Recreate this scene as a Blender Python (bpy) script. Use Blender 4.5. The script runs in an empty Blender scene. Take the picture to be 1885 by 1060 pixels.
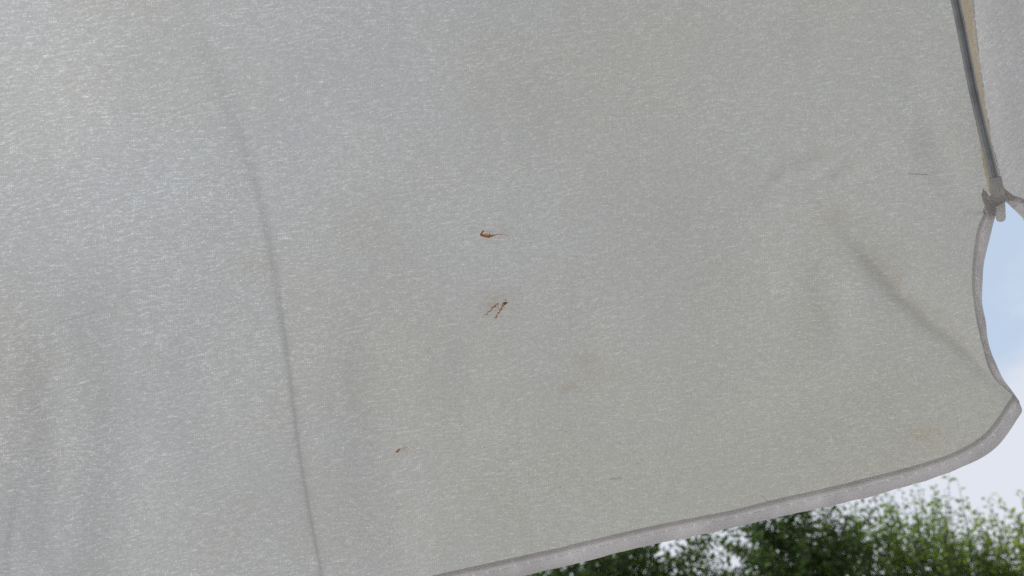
import bpy, math, random
import numpy as np
random.seed(7); rng = np.random.default_rng(7)
sc = bpy.context.scene
R = math.radians

# ------------------------------------------------------------------ camera
F, CX, CY = 1560.0, 942.5, 530.0          # photograph: 1885 x 1060
PITCH = R(44)
CAM = np.array([0, 0, 1.5])
FWD = np.array([0, math.cos(PITCH), math.sin(PITCH)])
RT = np.array([1.0, 0, 0]); UP = np.cross(RT, FWD)
cd = bpy.data.cameras.new('camera'); cam = bpy.data.objects.new('camera', cd)
sc.collection.objects.link(cam); sc.camera = cam
cam.location = CAM; cam.rotation_euler = (PITCH + R(90), 0, 0)
cd.sensor_width = 36; cd.lens = F / 1885 * 36
cd.clip_start = .02; cd.clip_end = 3000
cd.dof.use_dof = True; cd.dof.focus_distance = .47; cd.dof.aperture_fstop = 13

# ------------------------------------------------------------------ light
SUN_EL, SUN_AZ = R(50), R(-46)            # azimuth from +Y towards +X
w = bpy.data.worlds.new('World'); sc.world = w; w.use_nodes = True
nt = w.node_tree; nt.nodes.clear()
def N_(t, typ, **kw):
    n = t.nodes.new(typ)
    for k, v in kw.items(): setattr(n, k, v)
    return n
def math_(t, op, a, b=None, c=None, clamp=False):
    n = t.nodes.new('ShaderNodeMath'); n.operation = op; n.use_clamp = clamp
    for i, v in enumerate((a, b, c)):
        if v is None: continue
        if isinstance(v, (int, float)): n.inputs[i].default_value = v
        else: t.links.new(v, n.inputs[i])
    return n.outputs[0]
def aniso(t, vec, ang, scale, loc=(0, 0, 0)):
    return mapping(t, mapping(t, vec, rot=(0, 0, ang)), scale=scale, loc=loc)
def ramp_(t, v, a, b, smooth=True):
    n = t.nodes.new('ShaderNodeMapRange'); n.interpolation_type = 'SMOOTHSTEP' if smooth else 'LINEAR'
    n.inputs[1].default_value = a; n.inputs[2].default_value = b
    t.links.new(v, n.inputs[0]); return n.outputs[0]
def mixc(t, f, a, b, typ='MIX'):
    n = t.nodes.new('ShaderNodeMix'); n.data_type = 'RGBA'; n.blend_type = typ
    for i, v in ((0, f), (6, a), (7, b)):
        if isinstance(v, (int, float)): n.inputs[i].default_value = v
        elif isinstance(v, tuple): n.inputs[i].default_value = (*v, 1)
        else: t.links.new(v, n.inputs[i])
    return n.outputs[2]
def noise_(t, vec, scale, detail=3, rough=.5, dist=0):
    n = t.nodes.new('ShaderNodeTexNoise'); n.inputs['Scale'].default_value = scale
    n.inputs['Detail'].default_value = detail; n.inputs['Roughness'].default_value = rough
    n.inputs['Distortion'].default_value = dist
    t.links.new(vec, n.inputs['Vector']); return n.outputs[0]
def mapping(t, vec, rot=(0, 0, 0), scale=(1, 1, 1), loc=(0, 0, 0)):
    n = t.nodes.new('ShaderNodeMapping'); n.inputs['Rotation'].default_value = rot
    n.inputs['Scale'].default_value = scale; n.inputs['Location'].default_value = loc
    t.links.new(vec, n.inputs['Vector']); return n.outputs[0]
sky = N_(nt, 'ShaderNodeTexSky', sky_type='NISHITA', sun_disc=False)
sky.sun_elevation = SUN_EL; sky.sun_rotation = SUN_AZ
sky.air_density = 1.0; sky.dust_density = .6; sky.ozone_density = 1.4
tc = N_(nt, 'ShaderNodeTexCoord')
sep = N_(nt, 'ShaderNodeSeparateXYZ'); nt.links.new(tc.outputs['Generated'], sep.inputs[0])
cn = noise_(nt, mapping(nt, tc.outputs['Generated'], scale=(1, 1, 1.5), loc=(1.3, .4, 0)), 4.0, 6, .55)
cv = math_(nt, 'ADD', cn, math_(nt, 'MULTIPLY', math_(nt, 'SUBTRACT', .63, sep.outputs['Z']), 2.2))
cm = ramp_(nt, cv, .47, .66)
skyc = mixc(nt, math_(nt, 'MULTIPLY', cm, .95), mixc(nt, .8, sky.outputs[0], (6.2, 7.5, 9.2)), (7.6, 7.9, 8.7))
bg = N_(nt, 'ShaderNodeBackground'); bg.inputs['Strength'].default_value = .1
nt.links.new(skyc, bg.inputs[0])
wo = N_(nt, 'ShaderNodeOutputWorld'); nt.links.new(bg.outputs[0], wo.inputs[0])

sl = bpy.data.lights.new('sun', 'SUN'); sl.energy = 3.2; sl.angle = R(.5); sl.color = (1, .965, .91)
so = bpy.data.objects.new('sun', sl); sc.collection.objects.link(so)
so.rotation_euler = (R(90) - SUN_EL, 0, -SUN_AZ + R(180))
sc.view_settings.view_transform = 'Standard'; sc.view_settings.look = 'None'
sc.view_settings.exposure = 0; sc.view_settings.gamma = 1; sc.view_settings.use_curve_mapping = False
sc.cycles.max_bounces = 8; sc.cycles.transmission_bounces = 6; sc.cycles.transparent_max_bounces = 12
sc.cycles.use_denoising = False

# ------------------------------------------------------------------ mesh helpers
def link(name, me, mat=None, parent=None):
    o = bpy.data.objects.new(name, me); sc.collection.objects.link(o)
    if mat is not None and not me.materials: me.materials.append(mat)
    if parent is not None: o.parent = parent
    return o
def mesh_np(name, V, Fq, smooth=True, attrs=None, ngon=None):
    """V (n,3); Fq (m,k) with constant k"""
    V = np.asarray(V, dtype=np.float32); Fq = np.asarray(Fq, dtype=np.int32)
    m, k = Fq.shape
    me = bpy.data.meshes.new(name)
    me.vertices.add(len(V)); me.vertices.foreach_set('co', V.ravel())
    li = Fq.ravel(); ls = np.arange(0, m * k, k, dtype=np.int32)
    if ngon is not None:
        li = np.concatenate([li, np.asarray(ngon, dtype=np.int32)]); ls = np.append(ls, m * k).astype(np.int32)
    me.loops.add(len(li)); me.loops.foreach_set('vertex_index', li)
    me.polygons.add(len(ls)); me.polygons.foreach_set('loop_start', ls)
    me.polygons.foreach_set('use_smooth', np.full(len(ls), smooth, dtype=bool))
    me.update(calc_edges=True)
    for an, dat in (attrs or {}).items():
        a = me.attributes.new(an, 'FLOAT', 'POINT'); a.data.foreach_set('value', np.asarray(dat, dtype=np.float32))
    return me
class MB:
    def __init__(s): s.V = []; s.F = []
    def add(s, V, Fs):
        b = len(s.V); s.V += [tuple(v) for v in V]; s.F += [tuple(i + b for i in f) for f in Fs]
    def tube(s, P, r, n=10, squash=None, cap=True):
        P = [np.asarray(p, float) for p in P]
        rs = r if hasattr(r, '__len__') else [r] * len(P)
        V = []; ref = None
        for i, p in enumerate(P):
            t = P[min(i + 1, len(P) - 1)] - P[max(i - 1, 0)]; t /= np.linalg.norm(t) + 1e-12
            if ref is None:
                ref = np.array([0, 0, 1.]) if abs(t[2]) < .9 else np.array([1., 0, 0])
            a = np.cross(t, ref); a /= np.linalg.norm(a); b = np.cross(a, t); ref = b
            for k in range(n):
                q = 2 * math.pi * k / n
                V.append(p + rs[i] * (math.cos(q) * a + math.sin(q) * b))
        Fs = []
        for i in range(len(P) - 1):
            for k in range(n):
                k2 = (k + 1) % n
                Fs.append((i * n + k, i * n + k2, (i + 1) * n + k2, (i + 1) * n + k))
        if cap:
            Fs.append(tuple(range(n - 1, -1, -1))); Fs.append(tuple((len(P) - 1) * n + k for k in range(n)))
        s.add(V, Fs); return s
    def build(s, name, mat, parent=None, smooth=True):
        me = bpy.data.meshes.new(name); me.from_pydata(s.V, [], s.F); me.update()
        me.polygons.foreach_set('use_smooth', [smooth] * len(me.polygons))
        return link(name, me, mat, parent)
def tag(o, label=None, cat=None, group=None, kind=None):
    for k, v in (('label', label), ('category', cat), ('group', group), ('kind', kind)):
        if v: o[k] = v
    return o

# ------------------------------------------------------------------ materials
def new_mat(name):
    m = bpy.data.materials.new(name); m.use_nodes = True; t = m.node_tree; t.nodes.clear()
    out = N_(t, 'ShaderNodeOutputMaterial'); return m, t, out
def principled(name, col, rough=.6, metal=0, noise=None, bump=0, spec=.5):
    m, t, out = new_mat(name)
    p = N_(t, 'ShaderNodeBsdfPrincipled'); p.inputs['Base Color'].default_value = (*col, 1)
    p.inputs['Roughness'].default_value = rough; p.inputs['Metallic'].default_value = metal
    p.inputs['Specular IOR Level'].default_value = spec
    if noise:
        c = N_(t, 'ShaderNodeTexCoord'); nz = noise_(t, c.outputs['Object'], noise[0], 4, .6)
        t.links.new(mixc(t, ramp_(t, nz, .35, .65), tuple(x * noise[1] for x in col), col), p.inputs['Base Color'])
        if bump:
            b = N_(t, 'ShaderNodeBump'); b.inputs['Strength'].default_value = bump; b.inputs['Distance'].default_value = .002
            t.links.new(nz, b.inputs['Height']); t.links.new(b.outputs[0], p.inputs['Normal'])
    t.links.new(p.outputs[0], out.inputs[0]); return m

def fabric_mat(name, base, trans, streak=1.0, soil_shade=True, seed=0.0):
    """thin woven polyester: part of the light is scattered back, part comes through; open weave lets more through"""
    m, t, out = new_mat(name)
    c = N_(t, 'ShaderNodeTexCoord'); ob = c.outputs['Object']
    # slow wander of the weft direction
    wn = N_(t, 'ShaderNodeTexNoise'); wn.inputs['Scale'].default_value = 26; wn.inputs['Detail'].default_value = 2
    t.links.new(ob, wn.inputs['Vector'])
    vs = N_(t, 'ShaderNodeVectorMath', operation='MULTIPLY_ADD'); t.links.new(wn.outputs['Color'], vs.inputs[0])
    vs.inputs[1].default_value = (.003, .012, 0); t.links.new(ob, vs.inputs[2])
    v0 = vs.outputs[0]
    # slubs: uneven, more open stretches of weft
    st = noise_(t, aniso(t, v0, R(-11), scale=(135, 760, 1), loc=(seed, 0, 0)), 1, 2, .55)
    st2 = noise_(t, aniso(t, v0, R(-16), scale=(230, 1250, 1), loc=(seed + 4, 2, 0)), 1, 1, .5)
    patch = noise_(t, mapping(t, ob, scale=(9, 14, 1), loc=(seed, 3, 0)), 1, 3, .6)
    thr = math_(t, 'ADD', math_(t, 'MULTIPLY', st, .62), math_(t, 'MULTIPLY', st2, .38))
    thr = math_(t, 'ADD', thr, math_(t, 'MULTIPLY', math_(t, 'SUBTRACT', patch, .52), .24))
    sm = ramp_(t, thr, .42, .70)
    sx = N_(t, 'ShaderNodeSeparateXYZ'); t.links.new(ob, sx.inputs[0])
    left_glint = math_(t, 'ADD', .62, math_(t, 'MULTIPLY', ramp_(t, sx.outputs[0], .1, -.35), .55))  # streak glints set stronger towards the left
    # weave cells
    vo = N_(t, 'ShaderNodeTexVoronoi'); vo.inputs['Scale'].default_value = 1; vo.inputs['Randomness'].default_value = .2
    t.links.new(mapping(t, ob, rot=(0, 0, R(-2)), scale=(900, 1050, 1)), vo.inputs['Vector'])
    csep = N_(t, 'ShaderNodeSeparateColor'); t.links.new(vo.outputs['Color'], csep.inputs[0])
    rnd = csep.outputs[0]
    dot = ramp_(t, vo.outputs['Distance'], .55, .12)
    dots = math_(t, 'MULTIPLY', dot, math_(t, 'MULTIPLY', rnd, rnd))
    glint = math_(t, 'MULTIPLY', math_(t, 'MULTIPLY', sm, 1.0), math_(t, 'ADD', math_(t, 'MULTIPLY', dots, 1.15), .26))
    grain = math_(t, 'ADD', math_(t, 'MULTIPLY', math_(t, 'SUBTRACT', rnd, .5), .16), math_(t, 'MULTIPLY', math_(t, 'SUBTRACT', dot, .4), .14))
    broad = noise_(t, mapping(t, ob, scale=(16, 5, 1), loc=(seed + 9, 0, 0)), 1, 3, .5)
    dens = math_(t, 'ADD', math_(t, 'ADD', 1.0, grain), math_(t, 'MULTIPLY', math_(t, 'SUBTRACT', broad, .5), .16))
    dens = math_(t, 'ADD', dens, math_(t, 'MULTIPLY', math_(t, 'MULTIPLY', glint, left_glint), .88 * streak))
    warm = noise_(t, mapping(t, ob, scale=(7, 7, 1), loc=(seed, 7, 0)), 1, 4, .6)
    tcol = mixc(t, ramp_(t, warm, .38, .66), trans, (trans[0] * .99, trans[1] * .97, trans[2] * .91))
    bcol = base
    if soil_shade:
        a = N_(t, 'ShaderNodeAttribute', attribute_name='soil_shade'); sf = math_(t, 'MULTIPLY', a.outputs['Fac'], 1.0, clamp=True)
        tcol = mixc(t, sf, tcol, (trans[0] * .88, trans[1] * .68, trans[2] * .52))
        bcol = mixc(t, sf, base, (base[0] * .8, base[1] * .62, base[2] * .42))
        a2 = N_(t, 'ShaderNodeAttribute', attribute_name='warm_light')
        tcol = mixc(t, a2.outputs['Fac'], tcol, (trans[0] * .97, trans[1] * .935, trans[2] * .78))  # warm tint standing in for sky and ground light
    cc = N_(t, 'ShaderNodeCombineColor')
    for i in range(3): t.links.new(dens, cc.inputs[i])
    tcol = mixc(t, 1.0, tcol, cc.outputs[0], 'MULTIPLY')
    df = N_(t, 'ShaderNodeBsdfDiffuse'); tr = N_(t, 'ShaderNodeBsdfTranslucent'); ad = N_(t, 'ShaderNodeAddShader')
    if isinstance(bcol, tuple): df.inputs[0].default_value = (*bcol, 1)
    else: t.links.new(bcol, df.inputs[0])
    t.links.new(tcol, tr.inputs[0])
    b = N_(t, 'ShaderNodeBump'); b.inputs['Strength'].default_value = .5; b.inputs['Distance'].default_value = .00025
    t.links.new(thr, b.inputs['Height']); t.links.new(b.outputs[0], df.inputs['Normal']); t.links.new(b.outputs[0], tr.inputs['Normal'])
    t.links.new(df.outputs[0], ad.inputs[0]); t.links.new(tr.outputs[0], ad.inputs[1])
    # threads scatter forwards: cloth seen towards the sun is a little brighter
    rf = N_(t, 'ShaderNodeBsdfRefraction'); rf.inputs['Roughness'].default_value = 1.0; rf.inputs['IOR'].default_value = 1.3
    t.links.new(mixc(t, 1.0, tcol, (.030, .031, .033), 'MULTIPLY'), rf.inputs['Color']); ad2 = N_(t, 'ShaderNodeAddShader')
    t.links.new(ad.outputs[0], ad2.inputs[0]); t.links.new(rf.outputs[0], ad2.inputs[1])
    t.links.new(ad2.outputs[0], out.inputs[0]); return m
def thin_mat(name, base, trans, nscale=(60, 200, 60), amt=.25, spec=0, holes=False):
    m, t, out = new_mat(name)
    c = N_(t, 'ShaderNodeTexCoord')
    nz = noise_(t, mapping(t, c.outputs['Object'], scale=nscale), 1, 4, .6)
    r = ramp_(t, nz, .3, .7)
    df = N_(t, 'ShaderNodeBsdfDiffuse'); tr = N_(t, 'ShaderNodeBsdfTranslucent'); ad = N_(t, 'ShaderNodeAddShader')
    t.links.new(mixc(t, r, tuple(x * (1 - amt) for x in base), base), df.inputs[0])
    tcol = mixc(t, r, tuple(x * (1 - amt) for x in trans), trans)
    if holes:   # needle holes let more light through; the tape is slightly crinkled
        a = N_(t, 'ShaderNodeAttribute', attribute_name='hole'); tcol = mixc(t, a.outputs['Fac'], tcol, (.58, .58, .58))
        b = N_(t, 'ShaderNodeBump'); b.inputs['Strength'].default_value = .45; b.inputs['Distance'].default_value = .0012
        t.links.new(noise_(t, mapping(t, c.outputs['Object'], scale=(120, 80, 80)), 1, 2, .5, .4), b.inputs['Height'])
        t.links.new(b.outputs[0], df.inputs['Normal']); t.links.new(b.outputs[0], tr.inputs['Normal'])
    t.links.new(tcol, tr.inputs[0])
    t.links.new(df.outputs[0], ad.inputs[0]); t.links.new(tr.outputs[0], ad.inputs[1])
    last = ad.outputs[0]
    if spec:
        g = N_(t, 'ShaderNodeBsdfGlossy'); g.inputs['Roughness'].default_value = .35
        mx = N_(t, 'ShaderNodeMixShader'); mx.inputs[0].default_value = spec
        t.links.new(last, mx.inputs[1]); t.links.new(g.outputs[0], mx.inputs[2]); last = mx.outputs[0]
    t.links.new(last, out.inputs[0]); return m

M_FAB = fabric_mat('cream_polyester', (.47, .455, .43), (.162, .1665, .171))
M_FAB2 = fabric_mat('cream_polyester_side', (.46, .455, .44), (.20, .193, .192), .5, seed=5)
M_BIND = thin_mat('binding_tape', (.39, .378, .376), (.42, .409, .410), (60, 60, 60), .09, 0, True)
M_TAPE = thin_mat('seam_tape', (.30, .27, .22), (.68, .60, .48), (200, 60, 200), .10)
M_THREAD = thin_mat('thread', (.92, .92, .9), (.05, .05, .05), (200, 200, 200), .1)
M_DTHREAD = principled('pulled_thread', (.24, .22, .18), .8)
M_RIB = principled('rib_steel', (.52, .53, .57), .24, .95, (60, .75))
M_CAP = thin_mat('cap_plastic', (.42, .41, .40), (.57, .55, .54), (50, 50, 50), .12, .06)
M_RUST = thin_mat('rust_mark', (.30, .16, .06), (.62, .32, .10), (900, 900, 900), .5)
M_POLE = principled('pole_paint', (.75, .75, .74), .35)
M_LEAFS = None
def leaf_mat(name, a, b, tr_mul=1.0):
    m, t, out = new_mat(name)
    at = N_(t, 'ShaderNodeAttribute', attribute_name='tone')
    cr = N_(t, 'ShaderNodeValToRGB'); e = cr.color_ramp.elements
    e[0].position = 0; e[0].color = (*a, 1); e[1].position = .85; e[1].color = (*b, 1)
    x = e.new(1.0); x.color = (b[0] * 2.2, b[1] * 1.5, b[2] * 1.1, 1)
    t.links.new(at.outputs['Fac'], cr.inputs[0])
    df = N_(t, 'ShaderNodeBsdfDiffuse'); tr = N_(t, 'ShaderNodeBsdfTranslucent'); ad = N_(t, 'ShaderNodeAddShader')
    t.links.new(cr.outputs[0], df.inputs[0])
    t.links.new(mixc(t, 1.0, cr.outputs[0], (1.25 * tr_mul, 1.4 * tr_mul, .55 * tr_mul), 'MULTIPLY'), tr.inputs[0])
    t.links.new(df.outputs[0], ad.inputs[0]); t.links.new(tr.outputs[0], ad.inputs[1])
    g = N_(t, 'ShaderNodeBsdfGlossy'); g.inputs['Roughness'].default_value = .45
    mx = N_(t, 'ShaderNodeMixShader'); mx.inputs[0].default_value = .04
    t.links.new(ad.outputs[0], mx.inputs[1]); t.links.new(g.outputs[0], mx.inputs[2])
    t.links.new(mx.outputs[0], out.inputs[0]); return m
M_DARKLEAF = leaf_mat('dark_leaf', (.015, .03, .008), (.045, .075, .018), .9)
M_LEAF = leaf_mat('green_leaf', (.055, .085, .025), (.105, .14, .045), 1.15)
M_PALE = leaf_mat('pale_leaf', (.06, .085, .025), (.15, .175, .05), 1.3)
M_BARK = principled('bark', (.12, .10, .08), .9, 0, (20, .5))

# ------------------------------------------------------------------ ground
def lawn_material():
    m, t, out = new_mat('lawn')
    c = N_(t, 'ShaderNodeTexCoord')
    n1 = noise_(t, c.outputs['Object'], 1.2, 5, .6); n2 = noise_(t, c.outputs['Object'], 40, 4, .7)
    col = mixc(t, ramp_(t, n1, .35, .65), (.15, .15, .12), (.22, .205, .18))
    col = mixc(t, ramp_(t, n2, .3, .7), col, (.26, .25, .23))
    p = N_(t, 'ShaderNodeBsdfPrincipled'); p.inputs['Roughness'].default_value = .95
    t.links.new(col, p.inputs['Base Color'])
    b = N_(t, 'ShaderNodeBump'); b.inputs['Distance'].default_value = .03; t.links.new(n2, b.inputs['Height'])
    t.links.new(b.outputs[0], p.inputs['Normal']); t.links.new(p.outputs[0], out.inputs[0]); return m
g = 60; xs = np.concatenate([-np.geomspace(1500, 6, g // 2), np.linspace(-5, 5, 12), np.geomspace(6, 1500, g // 2)])
GX, GY = np.meshgrid(xs, xs); GZ = .03 * np.sin(GX * .7) * np.cos(GY * .5) * (np.hypot(GX, GY) < 60)
n = len(xs); I = np.arange(n * n).reshape(n, n)
me = mesh_np('ground', np.stack([GX, GY, GZ], -1).reshape(-1, 3), np.stack([I[:-1, :-1], I[:-1, 1:], I[1:, 1:], I[1:, :-1]], -1).reshape(-1, 4))
tag(link('ground', me, lawn_material()), kind='structure')

# ------------------------------------------------------------------ parasol geometry
# one canopy panel lies in a sloping plane with coordinates (s along the eaves, t towards the hub, n outwards)
PS, SL = R(-2), R(36)
S_ = np.array([math.cos(PS), -math.sin(PS), 0])
T_ = np.array([-math.sin(PS), -math.cos(PS), 0]) * math.cos(SL) + np.array([0, 0, math.sin(SL)])
Nn = np.cross(S_, T_); Nn = Nn if Nn @ FWD > 0 else -Nn
O = CAM + FWD * .46
def plane_st(px, py):
    px = np.atleast_1d(np.asarray(px, float)); py = np.atleast_1d(np.asarray(py, float))
    d = FWD[None] * F + RT[None] * (px - CX)[:, None] - UP[None] * (py - CY)[:, None]
    return d
def to_st(px, py, off=0.0, hfun=None):
    """where the view ray of a photo point meets the cloth surface (offset off along n)"""
    d = plane_st(px, py); h = np.zeros(len(d)) + off
    for _ in range(14):
        k = ((O - CAM) @ Nn + h) / (d @ Nn)
        P = CAM + d * k[:, None] - O
        s, t = P @ S_, P @ T_
        if hfun is None: break
        h = .5 * h + .5 * (hfun(s, t) + off)
    return s, t
def poly(pts):
    s, t = to_st([p[0] for p in pts], [p[1] for p in pts], 0, base_h); return np.stack([s, t], -1)

TIP = np.array([float(x[0]) for x in to_st(1832, 358)])
TOPR = np.array([float(x[0]) for x in to_st(1759, 0)])
ALPHA = math.atan(math.tan(R(22.5)) * math.cos(SL)); v = np.array([-math.sin(ALPHA), math.cos(ALPHA)])   # eight equal panels
SLANT = 1.4
HUB = TIP + v * SLANT; AXS = HUB[0]
TIPL = np.array([2 * AXS - TIP[0], TIP[1]])

def sstep(x): x = np.clip(x, 0, 1); return x * x * (3 - 2 * x)
def base_h(s, t):
    """overall shape: seams straight along the ribs, slack between them, flap hanging below the rib tips"""
    a = (t - HUB[1]) * -math.tan(ALPHA)              # half width of the wedge at this t
    q = np.clip(1 - ((s - AXS) / np.maximum(a, .02)) ** 2, 0, 1)
    h = .012 * q * sstep((HUB[1] - t) / .5)
    d = np.maximum(TIP[1] + .02 - t, 0)
    return h - .16 * d * d / (d + .06)
FOLDS = []   # polyline (photo points), amplitude, width, kind
def fold(pts, amp, wid, ends=(0, 1), kind='ridge'): FOLDS.append((poly(pts), amp, wid, ends, kind))
C1 = [(340, -20), (395, 110), (447, 240), (487, 370), (512, 500), (536, 670), (560, 850), (600, 1065), (640, 1250)]
fold(C1, -.0023, .0021, (.7, 1), 'drop')
fold([(x + 16, y) for x, y in C1], -.0016, .0085, (.9, .8), 'drop')
C2 = [(1515, 380), (1560, 435), (1612, 497), (1650, 540), (1700, 583), (1757, 628), (1810, 684), (1852, 722)]
fold(C2, -.0042, .0078, (.1, .4), 'step')
fold([(x + 8, y - 10) for x, y in C2], -.0048, .0110, (0, .3), 'ridge')
fold([(1495, 430), (1520, 520), (1545, 610), (1560, 690)], -.0030, .0085, (0, 0))
fold([(1395, 350), (1450, 318), (1510, 296), (1575, 283)], -.0032, .0024, (0, 0))
fold([(1520, 332), (1560, 316), (1605, 297)], -.0032, .0024, (0, 0))
fold([(1690, 215), (1745, 300), (1800, 368)], -.0034, .0085, (0, 1))
fold([(1375, 400), (1410, 370), (1450, 345)], -.0012, .0050, (0, 0))
fold([(45, 860), (30, 960), (20, 1080)], -.0016, .0070, (0, 1), 'step')
fold([(90, 300), (110, 420), (120, 520)], -.0012, .0090, (0, 0))
fold([(870, 560), (862, 700), (868, 860)], -.0026, .0120, (0, 0))
fold([(742, 880), (748, 1000), (752, 1100)], -.0022, .0070, (0, .6))
fold([(1480, 150), (1500, 60), (1530, -60)], -.0012, .0110, (0, 0))
fold([(1075, 450), (1090, 600), (1080, 760)], -.0010, .0120, (0, 0))
fold([(985, 1003), (1020, 1000), (1050, 1008)], -.0006, .0018, (0, 0))
fold([(1375, 912), (1398, 914), (1412, 924)], -.0006, .0014, (0, 0))
fold([(1590, 450), (1690, 500), (1775, 560)], -.0016, .0100, (0, .3))
fold([(150, 420), (215, 560), (250, 720), (235, 900), (215, 1080)], -.0095, .0200, (0, .7))
fold([(330, 560), (380, 760), (395, 960)], -.0055, .0150, (0, 0))
fold([(80, 560), (110, 760), (100, 1000)], -.0050, .0110, (0, .5))
fold([(655, 520), (690, 700), (705, 900), (712, 1080)], -.0042, .0140, (0, .6))
fold([(1240, 760), (1420, 700), (1600, 690)], -.0022, .0130, (0, 0))
fold([(1180, 300), (1330, 420), (1460, 590)], -.0022, .0160, (0, 0))
fold([(1660, 60), (1700, 200), (1760, 330)], -.0024, .0100, (0, .5))
fold([(560, 60), (600, 250), (640, 420)], -.0026, .0200, (0, 0))
fold([(1080, 40), (1040, 240), (1010, 420)], -.0022, .0200, (0, 0))
fold([(1740, -40), (1762, 80), (1790, 230)], -.0022, .0070, (1, 1))
def fold_h(s, t):
    P = np.stack([s, t], -1); H = np.zeros(len(P))
    for pl, amp, wid, ends, kind in FOLDS:
        L = np.concatenate([[0], np.cumsum(np.linalg.norm(np.diff(pl, axis=0), axis=1))])
        mg = 6 * wid + (.02 if kind != 'drop' else .16); lo, hi = pl.min(0) - mg, pl.max(0) + mg
        idx = np.where(np.all((P > lo) & (P < hi), axis=1))[0]
        if not len(idx): continue
        Q = P[idx]; best = np.full(len(Q), 9.); sd = np.zeros(len(Q)); uu = np.zeros(len(Q))
        for i in range(len(pl) - 1):
            a, b = pl[i], pl[i + 1]; e = b - a; l2 = e @ e
            k = np.clip(((Q - a) @ e) / l2, 0, 1); D = Q - (a + k[:, None] * e)
            dd = np.linalg.norm(D, axis=1); m = dd < best
            best[m] = dd[m]; sd[m] = (np.sign(e[0] * D[:, 1] - e[1] * D[:, 0]) * dd)[m]; uu[m] = ((L[i] + k * math.sqrt(l2)) / L[-1])[m]
        env = np.where(uu < .5, ends[0] + (1 - ends[0]) * sstep(uu / .4), ends[1] + (1 - ends[1]) * sstep((1 - uu) / .4))
        wv = wid * (.75 + .5 * env)
        if kind == 'drop': f = np.where(sd > 0, np.exp(-np.abs(sd) / (wv * .4 + .030)), np.exp(-(sd / (wv * .7)) ** 2))
        elif kind == 'ridge': f = np.exp(-(sd / wv) ** 2)
        else:  # a soft pleat: steep on one side, running out slowly on the other
            f = np.where(sd > 0, np.exp(-np.abs(sd) / (wv * 1.6)), np.exp(-(sd / (wv * .42)) ** 2))
        H[idx] += amp * env * f
    return H
def lump(s, t, sc_=1.0):
    h = 0
    for i, (fx, fy, ph, a) in enumerate([(18, 7, .3, .0011), (31, 13, 2.1, .0006), (-24, 19, 4.0, .0006), (52, -11, 1.0, .00028), (70, 33, 5.2, .00018), (11, 30, 3.3, .0007)]):
        h = h + a * np.sin(fx * s + fy * t + ph + 1.3 * np.sin(9 * t + i) + .8 * np.sin(12 * s + 2 * i))
    return h * sc_
def edge_mask(s, t):
    d = (-(s - HUB[0]) * math.cos(ALPHA) - (t - HUB[1]) * math.sin(ALPHA)) * 1.0   # distance inside right rib line
    dr = np.abs((s - TIP[0]) * math.cos(ALPHA) + (t - TIP[1]) * math.sin(ALPHA))
    dl = np.abs(-(s - TIPL[0]) * math.cos(ALPHA) + (t - TIPL[1]) * math.sin(ALPHA))
    m = sstep(np.minimum(dr, dl) / .03)
    return np.where(t < TIP[1] - .01, 1, m)
def hem_puckers(s, t):
    return .00035 * np.sin(s * 260 + 2 * np.sin(s * 60)) * np.exp(-np.abs(t - (-.165 + .0 * s)) / .012)
def H_main(s, t):
    s = np.asarray(s, float); t = np.asarray(t, float)
    return base_h(s, t) + (fold_h(s, t) + lump(s, t)) * edge_mask(s, t)
def H_simple(s, t):
    return base_h(s, t) + lump(s * 1.1 + .4, t * 1.2 + 1, 1.6) * edge_mask(s, t)
def H_right(s, t):
    # soft folds running up from the rib tip beside the seam (left edge of this panel)
    x = (-(s - TIPL[0]) * math.cos(ALPHA) + (t - TIPL[1]) * math.sin(ALPHA)) * -1   # distance from left rib
    f = .0050 * np.exp(-((x - .010) / .0035) ** 2) - .0030 * np.exp(-((x - .030) / .008) ** 2) + .003 * np.exp(-((x - .055) / .012) ** 2)
    return H_simple(s, t) + f * edge_mask(s, t) * sstep((t - TIP[1] + .05) / .1)

# hem, outer and inner edge of the binding as read from the photograph (bottom run, then the free side up to the rib tip)
out_b = [(964, 1060), (1071, 1034), (1175, 1009), (1260, 991), (1375, 964.6), (1454, 948), (1523, 934), (1593, 919.6), (1657, 901.6), (1721, 881), (1766, 864), (1800, 847), (1832, 825), (1853, 798), (1866, 775), (1876, 757)]
in_b = [(790, 1060), (929, 1030), (1029, 1007), (1114, 987.7), (1194, 970.4), (1279, 953), (1356, 937.7), (1414, 922.3), (1485, 907.7), (1528, 899), (1606, 880), (1688, 858), (1742, 841), (1783, 820), (1806, 804), (1822, 787), (1840, 760), (1851, 737), (1853.5, 727)]
out_s = [(1876, 752), (1871, 739), (1856, 717), (1835, 690), (1823, 669), (1813, 648), (1807, 620), (1804, 586), (1802, 552), (1805, 507), (1811, 476), (1818.7, 444), (1827, 410), (1833, 385), (1835, 370)]
in_s = [(1853, 722), (1846.7, 716), (1822, 696), (1808, 672), (1799, 643), (1793, 618), (1788, 586), (1786.4, 552), (1785.4, 522), (1789, 478), (1793, 450), (1798, 420), (1806, 397), (1812, 381), (1819, 366)]
def conv(pts):
    s, t = to_st([p[0] for p in pts], [p[1] for p in pts], -.0008, base_h); return np.stack([s, t], -1)
OB, IB, OS, IS = map(conv, (out_b, in_b, out_s, in_s))
def to_mid(C, t_mid):   # carry the bottom run on to the panel's middle line, flattening out
    a = C[0]; sl = (C[1] - C[0]); k = sl[1] / sl[0]; x1 = AXS; n = 8; L = a[0] - x1
    pre = []
    for i in range(n):
        u = i / n; x = x1 + L * u
        pre.append((x, a[1] - k * L * (1 - u * u) * .5 - .0 * t_mid))
    return np.vstack([pre, C])
OB = to_mid(OB, 0); IB = to_mid(IB, 0)
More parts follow.
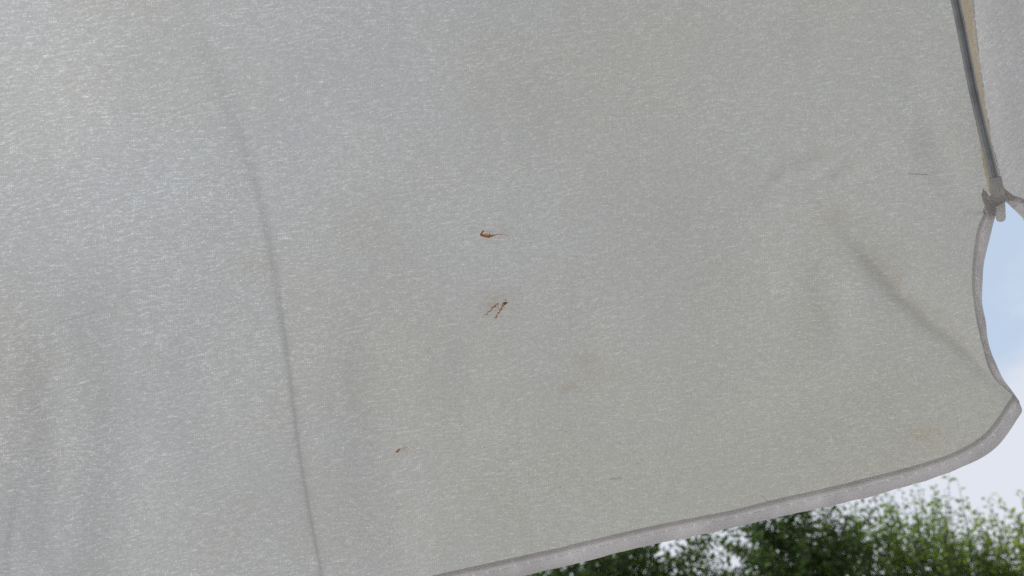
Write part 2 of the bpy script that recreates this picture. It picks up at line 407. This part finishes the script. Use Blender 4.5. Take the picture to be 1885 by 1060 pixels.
def smooth_resample(C, n):
    for _ in range(2):
        D = np.empty((2 * len(C), 2)); D[0] = C[0]; D[-1] = C[-1]
        D[1:-1:2] = .75 * C[:-1] + .25 * C[1:]; D[2:-1:2] = .25 * C[:-1] + .75 * C[1:]; C = D
    L = np.concatenate([[0], np.cumsum(np.linalg.norm(np.diff(C, axis=0), axis=1))]); u = np.linspace(0, L[-1], n)
    return np.stack([np.interp(u, L, C[:, 0]), np.interp(u, L, C[:, 1])], -1)
NB, NS = 1150, 300
OBr, IBr = smooth_resample(OB, NB), smooth_resample(IB, NB)
OSr, ISr = smooth_resample(OS, NS), smooth_resample(IS, NS)
outer = np.vstack([OBr, OSr]); inner = np.vstack([IBr, ISr])
mir = lambda C: np.stack([2 * AXS - C[:, 0], C[:, 1]], -1)
outer = np.vstack([mir(outer)[::-1], outer[1:]]); inner = np.vstack([mir(inner)[::-1], inner[1:]])
mid = .2 * outer + .8 * inner

def panel_mesh(name, Hf, nr, step, edge=None):
    M_ = mid if edge is None else edge
    hem = M_[::step]
    if not np.allclose(hem[-1], M_[-1]): hem = np.vstack([hem, M_[-1]])
    gr = np.geomspace(1, 30, 60) - 1; gr /= gr[-1]
    right = TIP[None] + gr[:, None] * (HUB - TIP)[None]; left = (TIPL[None] + gr[:, None] * (HUB - TIPL)[None])[::-1]
    loop = np.vstack([hem, right, left[1:]])            # closed
    c = np.array([.03, .02]); m = len(loop)
    fr = np.linspace(.0015, 1, nr)
    G = c[None, None] + fr[:, None, None] * (loop - c)[None]
    st = G.reshape(-1, 2)
    s, t = st[:, 0], st[:, 1]
    V = np.stack([s, t, Hf(s, t)], -1)
    I = np.arange(nr * m).reshape(nr, m); J = np.roll(I, -1, axis=1)
    Fq = np.stack([I[:-1], I[1:], J[1:], J[:-1]], -1).reshape(-1, 4)
    # soft stains, and the diagonal fold's olive shade painted into the colour: places in photo points
    soil_shade = np.zeros(len(s)); warm_lt = np.zeros(len(s))
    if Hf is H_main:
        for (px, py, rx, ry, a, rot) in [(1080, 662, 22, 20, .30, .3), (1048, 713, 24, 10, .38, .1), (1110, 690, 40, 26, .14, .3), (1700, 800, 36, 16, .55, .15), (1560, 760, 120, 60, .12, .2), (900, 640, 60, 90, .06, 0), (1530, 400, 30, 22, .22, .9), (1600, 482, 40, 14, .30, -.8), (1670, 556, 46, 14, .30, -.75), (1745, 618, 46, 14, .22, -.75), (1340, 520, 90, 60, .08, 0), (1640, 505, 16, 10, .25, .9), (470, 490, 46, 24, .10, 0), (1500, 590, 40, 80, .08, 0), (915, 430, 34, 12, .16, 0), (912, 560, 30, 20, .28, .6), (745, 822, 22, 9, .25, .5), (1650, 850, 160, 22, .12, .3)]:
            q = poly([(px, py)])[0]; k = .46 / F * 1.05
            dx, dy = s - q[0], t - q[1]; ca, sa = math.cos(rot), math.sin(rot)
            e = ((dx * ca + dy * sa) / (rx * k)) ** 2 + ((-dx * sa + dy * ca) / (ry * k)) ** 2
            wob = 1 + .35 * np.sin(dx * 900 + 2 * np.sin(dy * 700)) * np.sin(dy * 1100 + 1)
            soil_shade += 1.05 * a * np.exp(-e * wob)
        warm_lt = sstep((s + .12) / .34) * .50 + .38 * sstep((.03 - t) / .16) * sstep((s + .25) / .25)  # right and lower cloth: warm light painted into the colour
    return mesh_np(name, V, np.vstack([Fq, ]), True, {'soil_shade': soil_shade, 'warm_light': np.clip(warm_lt, 0, 1)}, I[0]), None

def binding_mesh(name, Hf, puck=1.0, ed=None):
    outer, inner = ed if ed else (globals()['outer'], globals()['inner']); mid = .2 * outer + .8 * inner
    n = len(outer)
    u = np.concatenate([[0], np.cumsum(np.linalg.norm(np.diff(mid, axis=0), axis=1))])
    wob = .00012 * np.sin(u * 420 + 3 * np.sin(u * 50)) + .0002 * np.sin(u * 95 + 1)
    prof = [(0, .0004, -1), (.02, .0010, -1), (.12, .0011, -1), (.28, .00105, -1), (.40, .0007, -1), (.45, .0012, -1), (.58, .0019, -1), (.72, .0022, -1), (.86, .0018, -1), (.95, .0011, -1), (1, .0000, -1),
            (.95, .0009, 1), (.8, .0013, 1), (.5, .0011, 1), (.1, .0009, 1), (0, .0003, 1)]
    V = []; HL = []; Lh = np.concatenate([[0], np.cumsum(np.linalg.norm(np.diff(inner + .4 * (outer - inner), axis=0), axis=1))])
    hole = (np.abs((Lh - .0092) % .0078 - .0039) > .0039 - .00042) * 1.0
    for f, th, sg in prof:
        HL.append(hole * (1.0 if f in (.40, .5) else 0))
        P = inner + f * (outer - inner)
        ht = Hf(P[:, 0], P[:, 1])
        th2 = th * (1 + (.30 * np.sin(u * 230 + 4 * f + 2 * np.sin(u * 33)) + .2 * np.sin(u * 90)) * (f > .42)) * puck
        V.append(np.stack([P[:, 0], P[:, 1] + wob * f, ht + sg * th2], -1))
    V = np.stack(V, 1); k = len(prof)
    I = np.arange(n * k).reshape(n, k); A, B = I[:-1], I[1:]
    Fq = np.stack([A, B, np.roll(B, -1, 1), np.roll(A, -1, 1)], -1).reshape(-1, 4)
    return mesh_np(name, V.reshape(-1, 3), Fq, True, {'hole': np.stack(HL, 1).ravel()})
BIND_HOLES = True
def stitch_mesh(name, Hf):
    mb = MB(); P = inner + .40 * (outer - inner)
    L = np.concatenate([[0], np.cumsum(np.linalg.norm(np.diff(P, axis=0), axis=1))])
    uu = np.arange(.003, L[-1], .0078)
    for x in uu:
        a = np.array([np.interp(x, L, P[:, 0]), np.interp(x, L, P[:, 1])]); b = np.array([np.interp(x + .0062, L, P[:, 0]), np.interp(x + .0062, L, P[:, 1])])
        ha, hb = Hf(np.array([a[0], b[0]]), np.array([a[1], b[1]]))
        m = (a + b) / 2; hm = (ha + hb) / 2
        mb.tube([(a[0], a[1], ha - .0004), (*(a * .8 + b * .2), ha - .00085), (*m, hm - .00085), (*(a * .2 + b * .8), hb - .00085), (b[0], b[1], hb - .0004)], .00011, 5)
    return mb

par = bpy.data.objects.new('parasol', None); sc.collection.objects.link(par)
hubw = O + HUB[0] * S_ + HUB[1] * T_
par.location = (hubw[0], hubw[1], 0)
tag(par, 'cream fabric parasol seen from below, scalloped flaps with grey binding and steel rib', 'parasol')
from mathutils import Matrix, Vector
PANEL = Matrix(((S_[0], T_[0], Nn[0], O[0] - hubw[0]), (S_[1], T_[1], Nn[1], O[1] - hubw[1]), (S_[2], T_[2], Nn[2], O[2]), (0, 0, 0, 1)))
def rotz(k): return Matrix.Rotation(k * R(45), 4, 'Z')

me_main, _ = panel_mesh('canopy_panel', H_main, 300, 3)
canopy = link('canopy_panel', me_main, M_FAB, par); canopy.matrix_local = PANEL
canopy['label'] = 'large pale canopy panel with rust marks and a long soft crease'
bind = link('hem_binding', binding_mesh('hem_binding', H_main), M_BIND, canopy)
st_o = stitch_mesh('stitching', H_main).build('stitching', M_THREAD, bind); st_o['kind'] = 'stuff'

sgn = 1
# which way round is the right-hand neighbour?
tipr = PANEL @ Vector((TIP[0], TIP[1], 0)); tipl = PANEL @ Vector((TIPL[0], TIPL[1], 0))
sgn = 1 if (rotz(1) @ tipl - tipr).length < (rotz(-1) @ tipl - tipr).length else -1
MR = (Matrix.Translation(par.location) @ rotz(sgn) @ PANEL).inverted()
def right_st(pts):
    out = []; c = np.array(MR @ Vector(CAM))
    for px, py in pts:
        d = FWD * F + RT * (px - CX) - UP * (py - CY); q = np.array(MR @ Vector(CAM + d)) - c; h = 0.
        for _ in range(14):
            k = (h - c[2]) / q[2]; P = c + q * k; h = .5 * h + .5 * float(base_h(np.array([P[0]]), np.array([P[1]]))[0])
        out.append((P[0], P[1]))
    return np.array(out)
ro_ = right_st([(1842, 368), (1851, 372), (1859, 379), (1867, 387), (1876, 396), (1885, 407), (1902, 432)])
ri_ = right_st([(1839, 361), (1850, 359), (1860, 359), (1868, 361), (1878, 364), (1887, 367), (1908, 384)])
nlo, nli = mir(OSr)[::-1], mir(ISr)[::-1]
ro2 = smooth_resample(np.vstack([ro_, nlo[-90:]]), NS); ri2 = smooth_resample(np.vstack([ri_, nli[-90:]]), NS)
outer_r = np.vstack([ro2, outer[NS:]]); inner_r = np.vstack([ri2, inner[NS:]])
me_r, _ = panel_mesh('canopy_panel', H_right, 160, 6, .2 * outer_r + .8 * inner_r)
pr = link('canopy_panel', me_r, M_FAB2, par); pr.matrix_local = rotz(sgn) @ PANEL
pr['label'] = 'neighbouring canopy panel to the right of the steel rib'
link('hem_binding', binding_mesh('hem_binding', H_right, 1.0, (outer_r, inner_r)), M_BIND, pr)
me_s, _ = panel_mesh('canopy_panel', H_simple, 60, 16)
me_sb = binding_mesh('hem_binding', H_simple, 1.0, (outer[::8], inner[::8]))
for k in range(2, 8):
    p = link('canopy_panel', me_s, M_FAB2, par); p.matrix_local = rotz(sgn * k) @ PANEL
    link('hem_binding', me_sb, M_BIND, p)

# rib: in the frame of the rib line
def world_local(s, t, n): return PANEL @ Vector((s, t, n))
RIBX = [(1836, 352), (1829, 318), (1812, 250), (1797, 190), (1783, 120), (1770, 52), (1759, 0), (1745, -70)]
offs = [-.0042, -.0045, -.0052, -.0060, -.0068, -.0078, -.0085, -.0095]
offs_rib = [o_ for o_ in offs]
rp = []
for (px, py), of in zip(RIBX, offs):
    s, t = to_st(px, py, of); rp.append((float(s[0]), float(t[0]), of))
e = np.array(rp[-1]); hb = np.array([HUB[0], HUB[1] - .02, -.03])
for u in (.15, .35, .6, .8, 1): rp.append(tuple(e + (hb - e) * u))
# resample
def chaikin(P, n=2):
    P = [np.array(p) for p in P]
    for _ in range(n):
        Q = [P[0]]
        for a, b in zip(P[:-1], P[1:]): Q += [.75 * a + .25 * b, .25 * a + .75 * b]
        P = Q + [P[-1]]
    return P
rpath = chaikin(rp)
def rib_profile(path):
    """rolled U-section steel rib: rounded closed belly towards the ground, grooved back towards the cloth"""
    V = []; Fs = []; prof = []
    W, Hh = .0022, .0020
    for k in range(11):
        q = math.pi * k / 10; prof.append((-W * math.cos(q), -Hh * math.sin(q)))
    prof += [(W, .0006), (W * .72, .0006), (W * .6, -.0008), (-W * .6, -.0008), (-W * .72, .0006), (-W, .0006)]
    m = len(prof)
    for i, p in enumerate(path):
        tg = path[min(i + 1, len(path) - 1)] - path[max(i - 1, 0)]; tg /= np.linalg.norm(tg)
        nrm = np.array([0, 0, 1.]); a = np.cross(tg, nrm); a /= np.linalg.norm(a); b = np.cross(a, tg)
        tp = .80 if i < 3 else 1
        for x, y in prof: V.append(p + tp * (x * a + y * b))
    for i in range(len(path) - 1):
        for k in range(m):
            k2 = (k + 1) % m; Fs.append((i * m + k, i * m + k2, (i + 1) * m + k2, (i + 1) * m + k))
    Fs.append(tuple(range(m))[::-1]); Fs.append(tuple((len(path) - 1) * m + k for k in range(m)))
    mb = MB(); mb.add(V, Fs); return mb
rib = rib_profile(rpath).build('rib', M_RIB, par); rib.matrix_local = PANEL
rib_me = rib.data
# tip cap: tapered plastic sleeve, collar and rounded nub
tipdir = np.array(rpath[1]) - np.array(rpath[0]); tipdir /= np.linalg.norm(tipdir)
def cap_mb():
    mb = MB()
    pts = [(1832, 326), (1835, 345), (1838, 366), (1840, 371), (1841.5, 385), (1842.2, 400), (1842.3, 406), (1842.2, 408)]
    rad = [.0028, .0032, .0033, .0026, .0024, .0024, .0019, .0007]
    P = []
    for (px, py) in pts:
        s, t = to_st(px, py, -.0055, None); P.append((float(s[0]), float(t[0]), -.0055))
    mb.tube(P, rad, 20); return mb
cap = cap_mb().build('tip_cap', M_CAP, par); cap.matrix_local = PANEL
# seam tape: strip with a slightly frayed edge along the seam behind the rib
def tape_mb():
    pts = [(1832, 352, 11), (1826, 318, 12), (1813, 255, 10.5), (1803, 195, 10), (1793, 130, 10), (1784, 60, 10.5), (1777, 0, 11), (1768, -70, 11.5)]
    P = []
    for (px, py, hw) in pts:
        s, t = to_st(px, py, -.0012); P.append((float(s[0]), float(t[0]), hw * .46 / F * 1.0))
    P = chaikin(P, 2)
    e = P[-1]
    for u in np.linspace(0, 1, 12)[1:]: P.append(np.array([e[0] + (HUB[0] - e[0]) * u, e[1] + (HUB[1] - e[1]) * u, e[2]]))
    C = np.array(P); L = np.concatenate([[0], np.cumsum(np.linalg.norm(np.diff(C[:, :2], axis=0), axis=1))])
    n = 900; u = np.linspace(0, L[-1], n)
    c = np.stack([np.interp(u, L, C[:, i]) for i in range(3)], -1)
    tg = np.gradient(c[:, :2], axis=0); tg /= np.linalg.norm(tg, axis=1)[:, None]; a = np.stack([tg[:, 1], -tg[:, 0]], -1)
    V = []; prof = [(-1, -.0009), (-.6, -.0018), (0, -.0020), (.6, -.0018), (1, -.0009)]
    fray = 1 + .055 * np.sign(np.sin(np.arange(n) * 2.1)) + .03 * rng.standard_normal(n)
    for x, z in prof:
        ww = c[:, 2] * x * (fray if abs(x) == 1 else 1)
        V.append(np.stack([c[:, 0] + a[:, 0] * ww, c[:, 1] + a[:, 1] * ww, np.full(n, z) + .0003 * np.sin(u * 300 + 3 * x)], -1))
    V = np.stack(V, 1); k = len(prof); I = np.arange(n * k).reshape(n, k); A, B = I[:-1], I[1:]
    Fq = np.stack([A[:, :-1], B[:, :-1], B[:, 1:], A[:, 1:]], -1).reshape(-1, 4)
    return mesh_np('seam_tape', V.reshape(-1, 3), Fq, True)
tape = link('seam_tape', tape_mb(), M_TAPE, par); tape.matrix_local = PANEL
# gathered cloth sewn round the cap
def gather_mb():
    mb = MB()
    def P(px, py, of): s, t = to_st(px, py, of); return (float(s[0]), float(t[0]), of)
    mb.tube([P(1812, 352, -.003), P(1815, 366, -.0045), P(1822, 377, -.0052), P(1826, 388, -.004), P(1824, 404, -.0025)], [.0008, .0018, .0023, .0021, .0010], 12)
    mb.tube([P(1811, 347, -.002), P(1809, 358, -.0035), P(1813, 368, -.004), P(1821, 374, -.004)], [.0002, .0007, .0010, .0006], 8)
    mb.tube([P(1818, 362, -.0062), P(1826, 368, -.0088), P(1836, 372, -.0095), P(1846, 367, -.0085), P(1850, 358, -.006)], [.0010, .0017, .0019, .0017, .0010], 12)
    mb.tube([P(1843, 345, -.004), P(1849, 356, -.0052), P(1856, 362, -.0045), P(1866, 368, -.0025)], [.0008, .0020, .0022, .0010], 12)
    for i in range(3):
        mb.tube([P(1820 + i * 2, 371 + i * 2, -.0095 + i * .0005), P(1834, 376 + i * 1.4, -.0112), P(1847, 370 + i, -.0095)], .00035, 6)
    return mb
gt = gather_mb().build('corner_gather', M_BIND, par); gt.matrix_local = PANEL
for k in range(1, 8):
    for src in (rib, cap, tape, gt):
        c = src.copy(); sc.collection.objects.link(c); c.matrix_local = rotz(sgn * k) @ PANEL
# hub, pole, finial
L = lambda z: (0, 0, z)
hz = float(hubw[2])
mb = MB(); mb.tube([L(hz - .075), L(hz - .07), L(hz - .03), L(hz - .02)], [.03, .036, .036, .024], 24); mb.build('hub', M_CAP, par)
mb = MB(); mb.tube([L(-.35), L(1.0), L(hz + .03)], .014, 24); mb.build('pole', M_POLE, par)
mb = MB(); mb.tube([L(hz + .002), L(hz + .01), L(hz + .04), L(hz + .055)], [.03, .028, .016, .004], 20); mb.build('finial', M_CAP, par)

# ------------------------------------------------------------------ marks on the cloth
def mark(polys, dots, name='rust_mark', mat=None, label=None):
    mb = MB()
    def add(pts, th=.00025):
        s, t = to_st([p[0] for p in pts], [p[1] for p in pts], -.0003, H_main); h = H_main(s, t)
        n = len(pts); V = [(s[i], t[i], h[i] - .00008) for i in range(n)] + [(s[i], t[i], h[i] - .00008 - th) for i in range(n)]
        cs, ct = s.mean(), t.mean()
        mb.add(V, [tuple(range(n, 2 * n))] + [(i, (i + 1) % n, n + (i + 1) % n, n + i) for i in range(n)])
    for p in polys:
        for q in p if isinstance(p[0][0], (tuple, list)) else [p]: add(q)
    for (x, y, r) in dots:
        k = random.random() * 3
        add([(x + r * random.uniform(.7, 1.2) * math.cos(k + a), y + r * random.uniform(.6, 1.1) * math.sin(k + a)) for a in np.linspace(0, 2 * math.pi, 6)[:-1]])
    o = mb.build(name, mat or M_RUST, canopy, smooth=False)
    if label: o['label'] = label
    return o
z6 = lambda x, y: (820 + x / 4.415, 380 + y / 4.415)
quads = []
top = [(282, 222), (296, 222), (310, 228), (330, 232), (352, 234), (375, 232), (395, 229), (420, 225), (445, 224), (468, 231)]
bot = [(280, 236), (296, 244), (312, 248), (330, 252), (352, 254), (375, 247), (395, 237), (420, 229), (445, 227), (470, 233)]
for i in range(len(top) - 1): quads.append([z6(*top[i]), z6(*top[i + 1]), z6(*bot[i + 1]), z6(*bot[i])])
quads.append([z6(282, 224), z6(300, 196), z6(318, 198), z6(296, 226)])
dots = [(*z6(random.gauss(345, 30), random.gauss(228, 9)), .6) for _ in range(26)] + [(*z6(x, 234 + random.gauss(0, 2)), .5) for x in range(470, 530, 10)]
dots += [(*z6(x, 198 + (x - 320) * .12 + random.gauss(0, 2)), .45) for x in range(320, 400, 9)]
mark(quads, dots, label='solid brown rust smear with a thin tail')
dots = []
for (a, b, n_) in [((322, 882), (425, 788), 34), ((402, 908), (495, 772), 46)]:
    for i in range(n_):
        u = i / n_; dots.append((*z6(a[0] + (b[0] - a[0]) * u + random.gauss(0, 4), a[1] + (b[1] - a[1]) * u + random.gauss(0, 4)), random.uniform(.6, 1.2) * (.8 + .55 * u)))
dots += [(*z6(random.gauss(487, 9), random.gauss(785, 10)), random.uniform(.7, 1.2)) for _ in range(16)]
dots += [(*z6(random.gauss(390, 45), random.gauss(790, 38)), .42) for _ in range(50)]
mark([], dots, label='pair of dotted slanting rust scuffs')
z3 = lambda x, y: (680 + x / 13.25, 780 + y / 13.25)
dots = [(*z3(655 + 90 * u + random.gauss(0, 9), 692 - 62 * u + random.gauss(0, 8)), random.uniform(.7, 1.2)) for u in np.linspace(0, 1, 16)]
dots += [(*z3(740 + 200 * u + random.gauss(0, 15), 625 - 70 * u + random.gauss(0, 14)), .42) for u in np.linspace(0, 1, 22)]
mark([], dots, label='small dark rust fleck with a dotted tail')
def line_mark(pts, r, nm='pulled_thread'):
    s, t = to_st([p[0] for p in pts], [p[1] for p in pts], -.0003, H_main); h = H_main(s, t)
    mb = MB(); mb.tube([(s[i], t[i], h[i] - .0002) for i in range(len(s))], r, 5); mb.build(nm, M_DTHREAD, canopy)
line_mark([(1672, 319), (1680, 320.5), (1690, 320), (1700, 321.5), (1708, 321)], .00011)
line_mark([(1122, 882), (1130, 881), (1136, 882), (1144, 879)], .00010)
line_mark([(1400, 913), (1406, 915), (1409, 920), (1414, 922)], .00008)
dots = [(random.uniform(640, 1380), 0, 0) for _ in range(80)]
dots = [(x, random.uniform(780, 1060 - (x - 800) * .24 - 14) if x > 800 else random.uniform(780, 1055), random.uniform(.4, .75)) for x, _, _ in dots]
sp = mark([], dots, name='dirt_specks', mat=M_DTHREAD); sp['kind'] = 'stuff'

# ------------------------------------------------------------------ trees
def photo_point(px, py, dist):
    d = (FWD * F + RT * (px - CX) - UP * (py - CY)); d = d / math.hypot(d[0], d[1]); return CAM + d * dist
def tree(name, label, px, py, dist, width, leafm, leaf, nshoot, spacing, seed, upright=.8, low=1.4, droop=0.0, group='trees beyond the parasol'):
    r = np.random.default_rng(seed)
    top = photo_point(px, py, dist); bx, by, H = top
    root = bpy.data.objects.new(name, None); sc.collection.objects.link(root); root.location = (bx, by, 0)
    tag(root, label, 'tree', group)
    W = width / 2; mb = MB()
    lean = r.normal(0, .08, 2)
    trunk = [(lean[0] * z * .4 + .05 * math.sin(z * 2), lean[1] * z * .4, z) for z in np.linspace(-.1, H * .8, 9)]
    mb.tube(trunk, list(np.linspace(.11, .025, 9)), 9).build('trunk', M_BARK, root)
    br = MB(); limb_ends = []
    for i in range(16):
        z0 = r.uniform(.25, .72) * H; az = i * 2.4 + r.normal(0, .3); a = np.array([lean[0] * z0 * .4, lean[1] * z0 * .4, z0])
        tip = a + np.array([math.cos(az) * W * r.uniform(.5, .85), math.sin(az) * W * r.uniform(.5, .85), H * r.uniform(.10, .22)])
        mid_ = (a + tip) / 2 + np.array([0, 0, -.06 * H * r.uniform(.2, 1)])
        br.tube([a, mid_, tip], [.035, .022, .008], 6); limb_ends.append((a, mid_, tip))
    LV = []; LT = []
    for i in range(nshoot):
        # shoot start inside the crown, aimed outwards and up
        ph = r.uniform(0, 2 * math.pi); rr = math.sqrt(r.uniform(0, 1)); zz = r.uniform(low / H, .90)
        prof = math.sqrt(max(.05, 1 - ((zz - .55) / .52) ** 2))
        a = np.array([math.cos(ph) * W * rr * prof * .82, math.sin(ph) * W * rr * prof * .82, zz * H])
        d = np.array([math.cos(ph) * rr, math.sin(ph) * rr, 0]) * (1 - upright) * 1.6 + np.array([0, 0, upright]) + r.normal(0, .22, 3)
        d /= np.linalg.norm(d); ln = r.uniform(.45, 1.0) * .22 * H * .75
        if a[2] + d[2] * ln > H * 1.0: ln = max(.15, (H * r.uniform(.93, 1.03) - a[2]) / max(d[2], .3))
        bend = r.normal(0, .18, 3) - np.array([0, 0, droop]); pts = []
        for u in (0, .33, .66, 1): pts.append(a + d * ln * u + bend * ln * u * u * .6)
        br.tube(pts, [.007, .005, .0035, .0015], 3, cap=False)
        nl = max(3, int(ln / spacing)); us = (np.arange(nl) + r.uniform(0, 1, nl)) / nl
        P = a + d * ln * us[:, None] + bend * ln * (us ** 2)[:, None] * .6
        # leaf direction: outwards from the shoot, a golden-angle spiral
        q = np.arange(nl) * 2.4 + r.uniform(0, 6)
        e1 = np.cross(d, [0.3, .9, .1]); e1 /= np.linalg.norm(e1); e2 = np.cross(d, e1)
        D = np.cos(q)[:, None] * e1 + np.sin(q)[:, None] * e2 + d * .55 + r.normal(0, .25, (nl, 3))
        D /= np.linalg.norm(D, axis=1)[:, None]
        sz = leaf * r.uniform(.6, 1.15, nl) * (1.05 - .45 * us)
        X = np.cross(D, r.normal(0, 1, (nl, 3)) + np.array([0, 0, 1.2])); X /= np.linalg.norm(X, axis=1)[:, None]
        Z = np.cross(X, D)
        b0 = P + D * (sz * .12)[:, None]; tipp = P + D * (sz * 1.12)[:, None] - Z * (sz * .12)[:, None]
        l = P + D * (sz * .55)[:, None] + X * (sz * .30)[:, None] + Z * (sz * .10)[:, None]
        rt = P + D * (sz * .55)[:, None] - X * (sz * .30)[:, None] + Z * (sz * .10)[:, None]
        LV.append(np.stack([b0, l, tipp, rt], 1)); tn = np.clip(r.normal(.45, .22, nl) + r.normal(0, .12), 0, 1 if r.random() < .05 else .84)
        LT.append(np.repeat(tn, 4))
    br.build('branches', M_BARK, root)
    V = np.concatenate(LV).reshape(-1, 3); nq = len(V) // 4
    Q = np.arange(nq * 4).reshape(-1, 4); T3 = np.concatenate([Q[:, [0, 1, 2]], Q[:, [0, 2, 3]]])
    o = link('crown', mesh_np('crown', V, T3, False, {'tone': np.concatenate(LT)}), leafm, root); o['kind'] = 'stuff'
    return nq
nq = 0
nq += tree('broadleaf_tree', 'dark dense tree low under the middle of the grey hem', 1110, 975, 8.2, 2.3, M_DARKLEAF, .10, 1500, .032, 1, .45, 2.6)
nq += tree('broadleaf_tree', 'dark tree beside the sky gap, just left of the pale shoots', 1435, 905, 8.6, 1.15, M_DARKLEAF, .10, 560, .032, 2, .5, 3.0)
nq += tree('leafy_tree', 'green loose tree with bright sky showing through its leaves', 1600, 930, 9.3, 1.6, M_LEAF, .09, 520, .040, 3, .88, 3.0)
nq += tree('leafy_tree', 'tree with tall upright leafy shoots below the rounded flap corner', 1735, 932, 8.8, 1.2, M_LEAF, .09, 340, .042, 4, .9, 3.0)
nq += tree('leafy_tree', 'fuller light green tree at the far right edge of the view', 1885, 940, 9.0, 1.8, M_PALE, .09, 420, .038, 5, .88, 3.0)
print('LEAVES', nq)
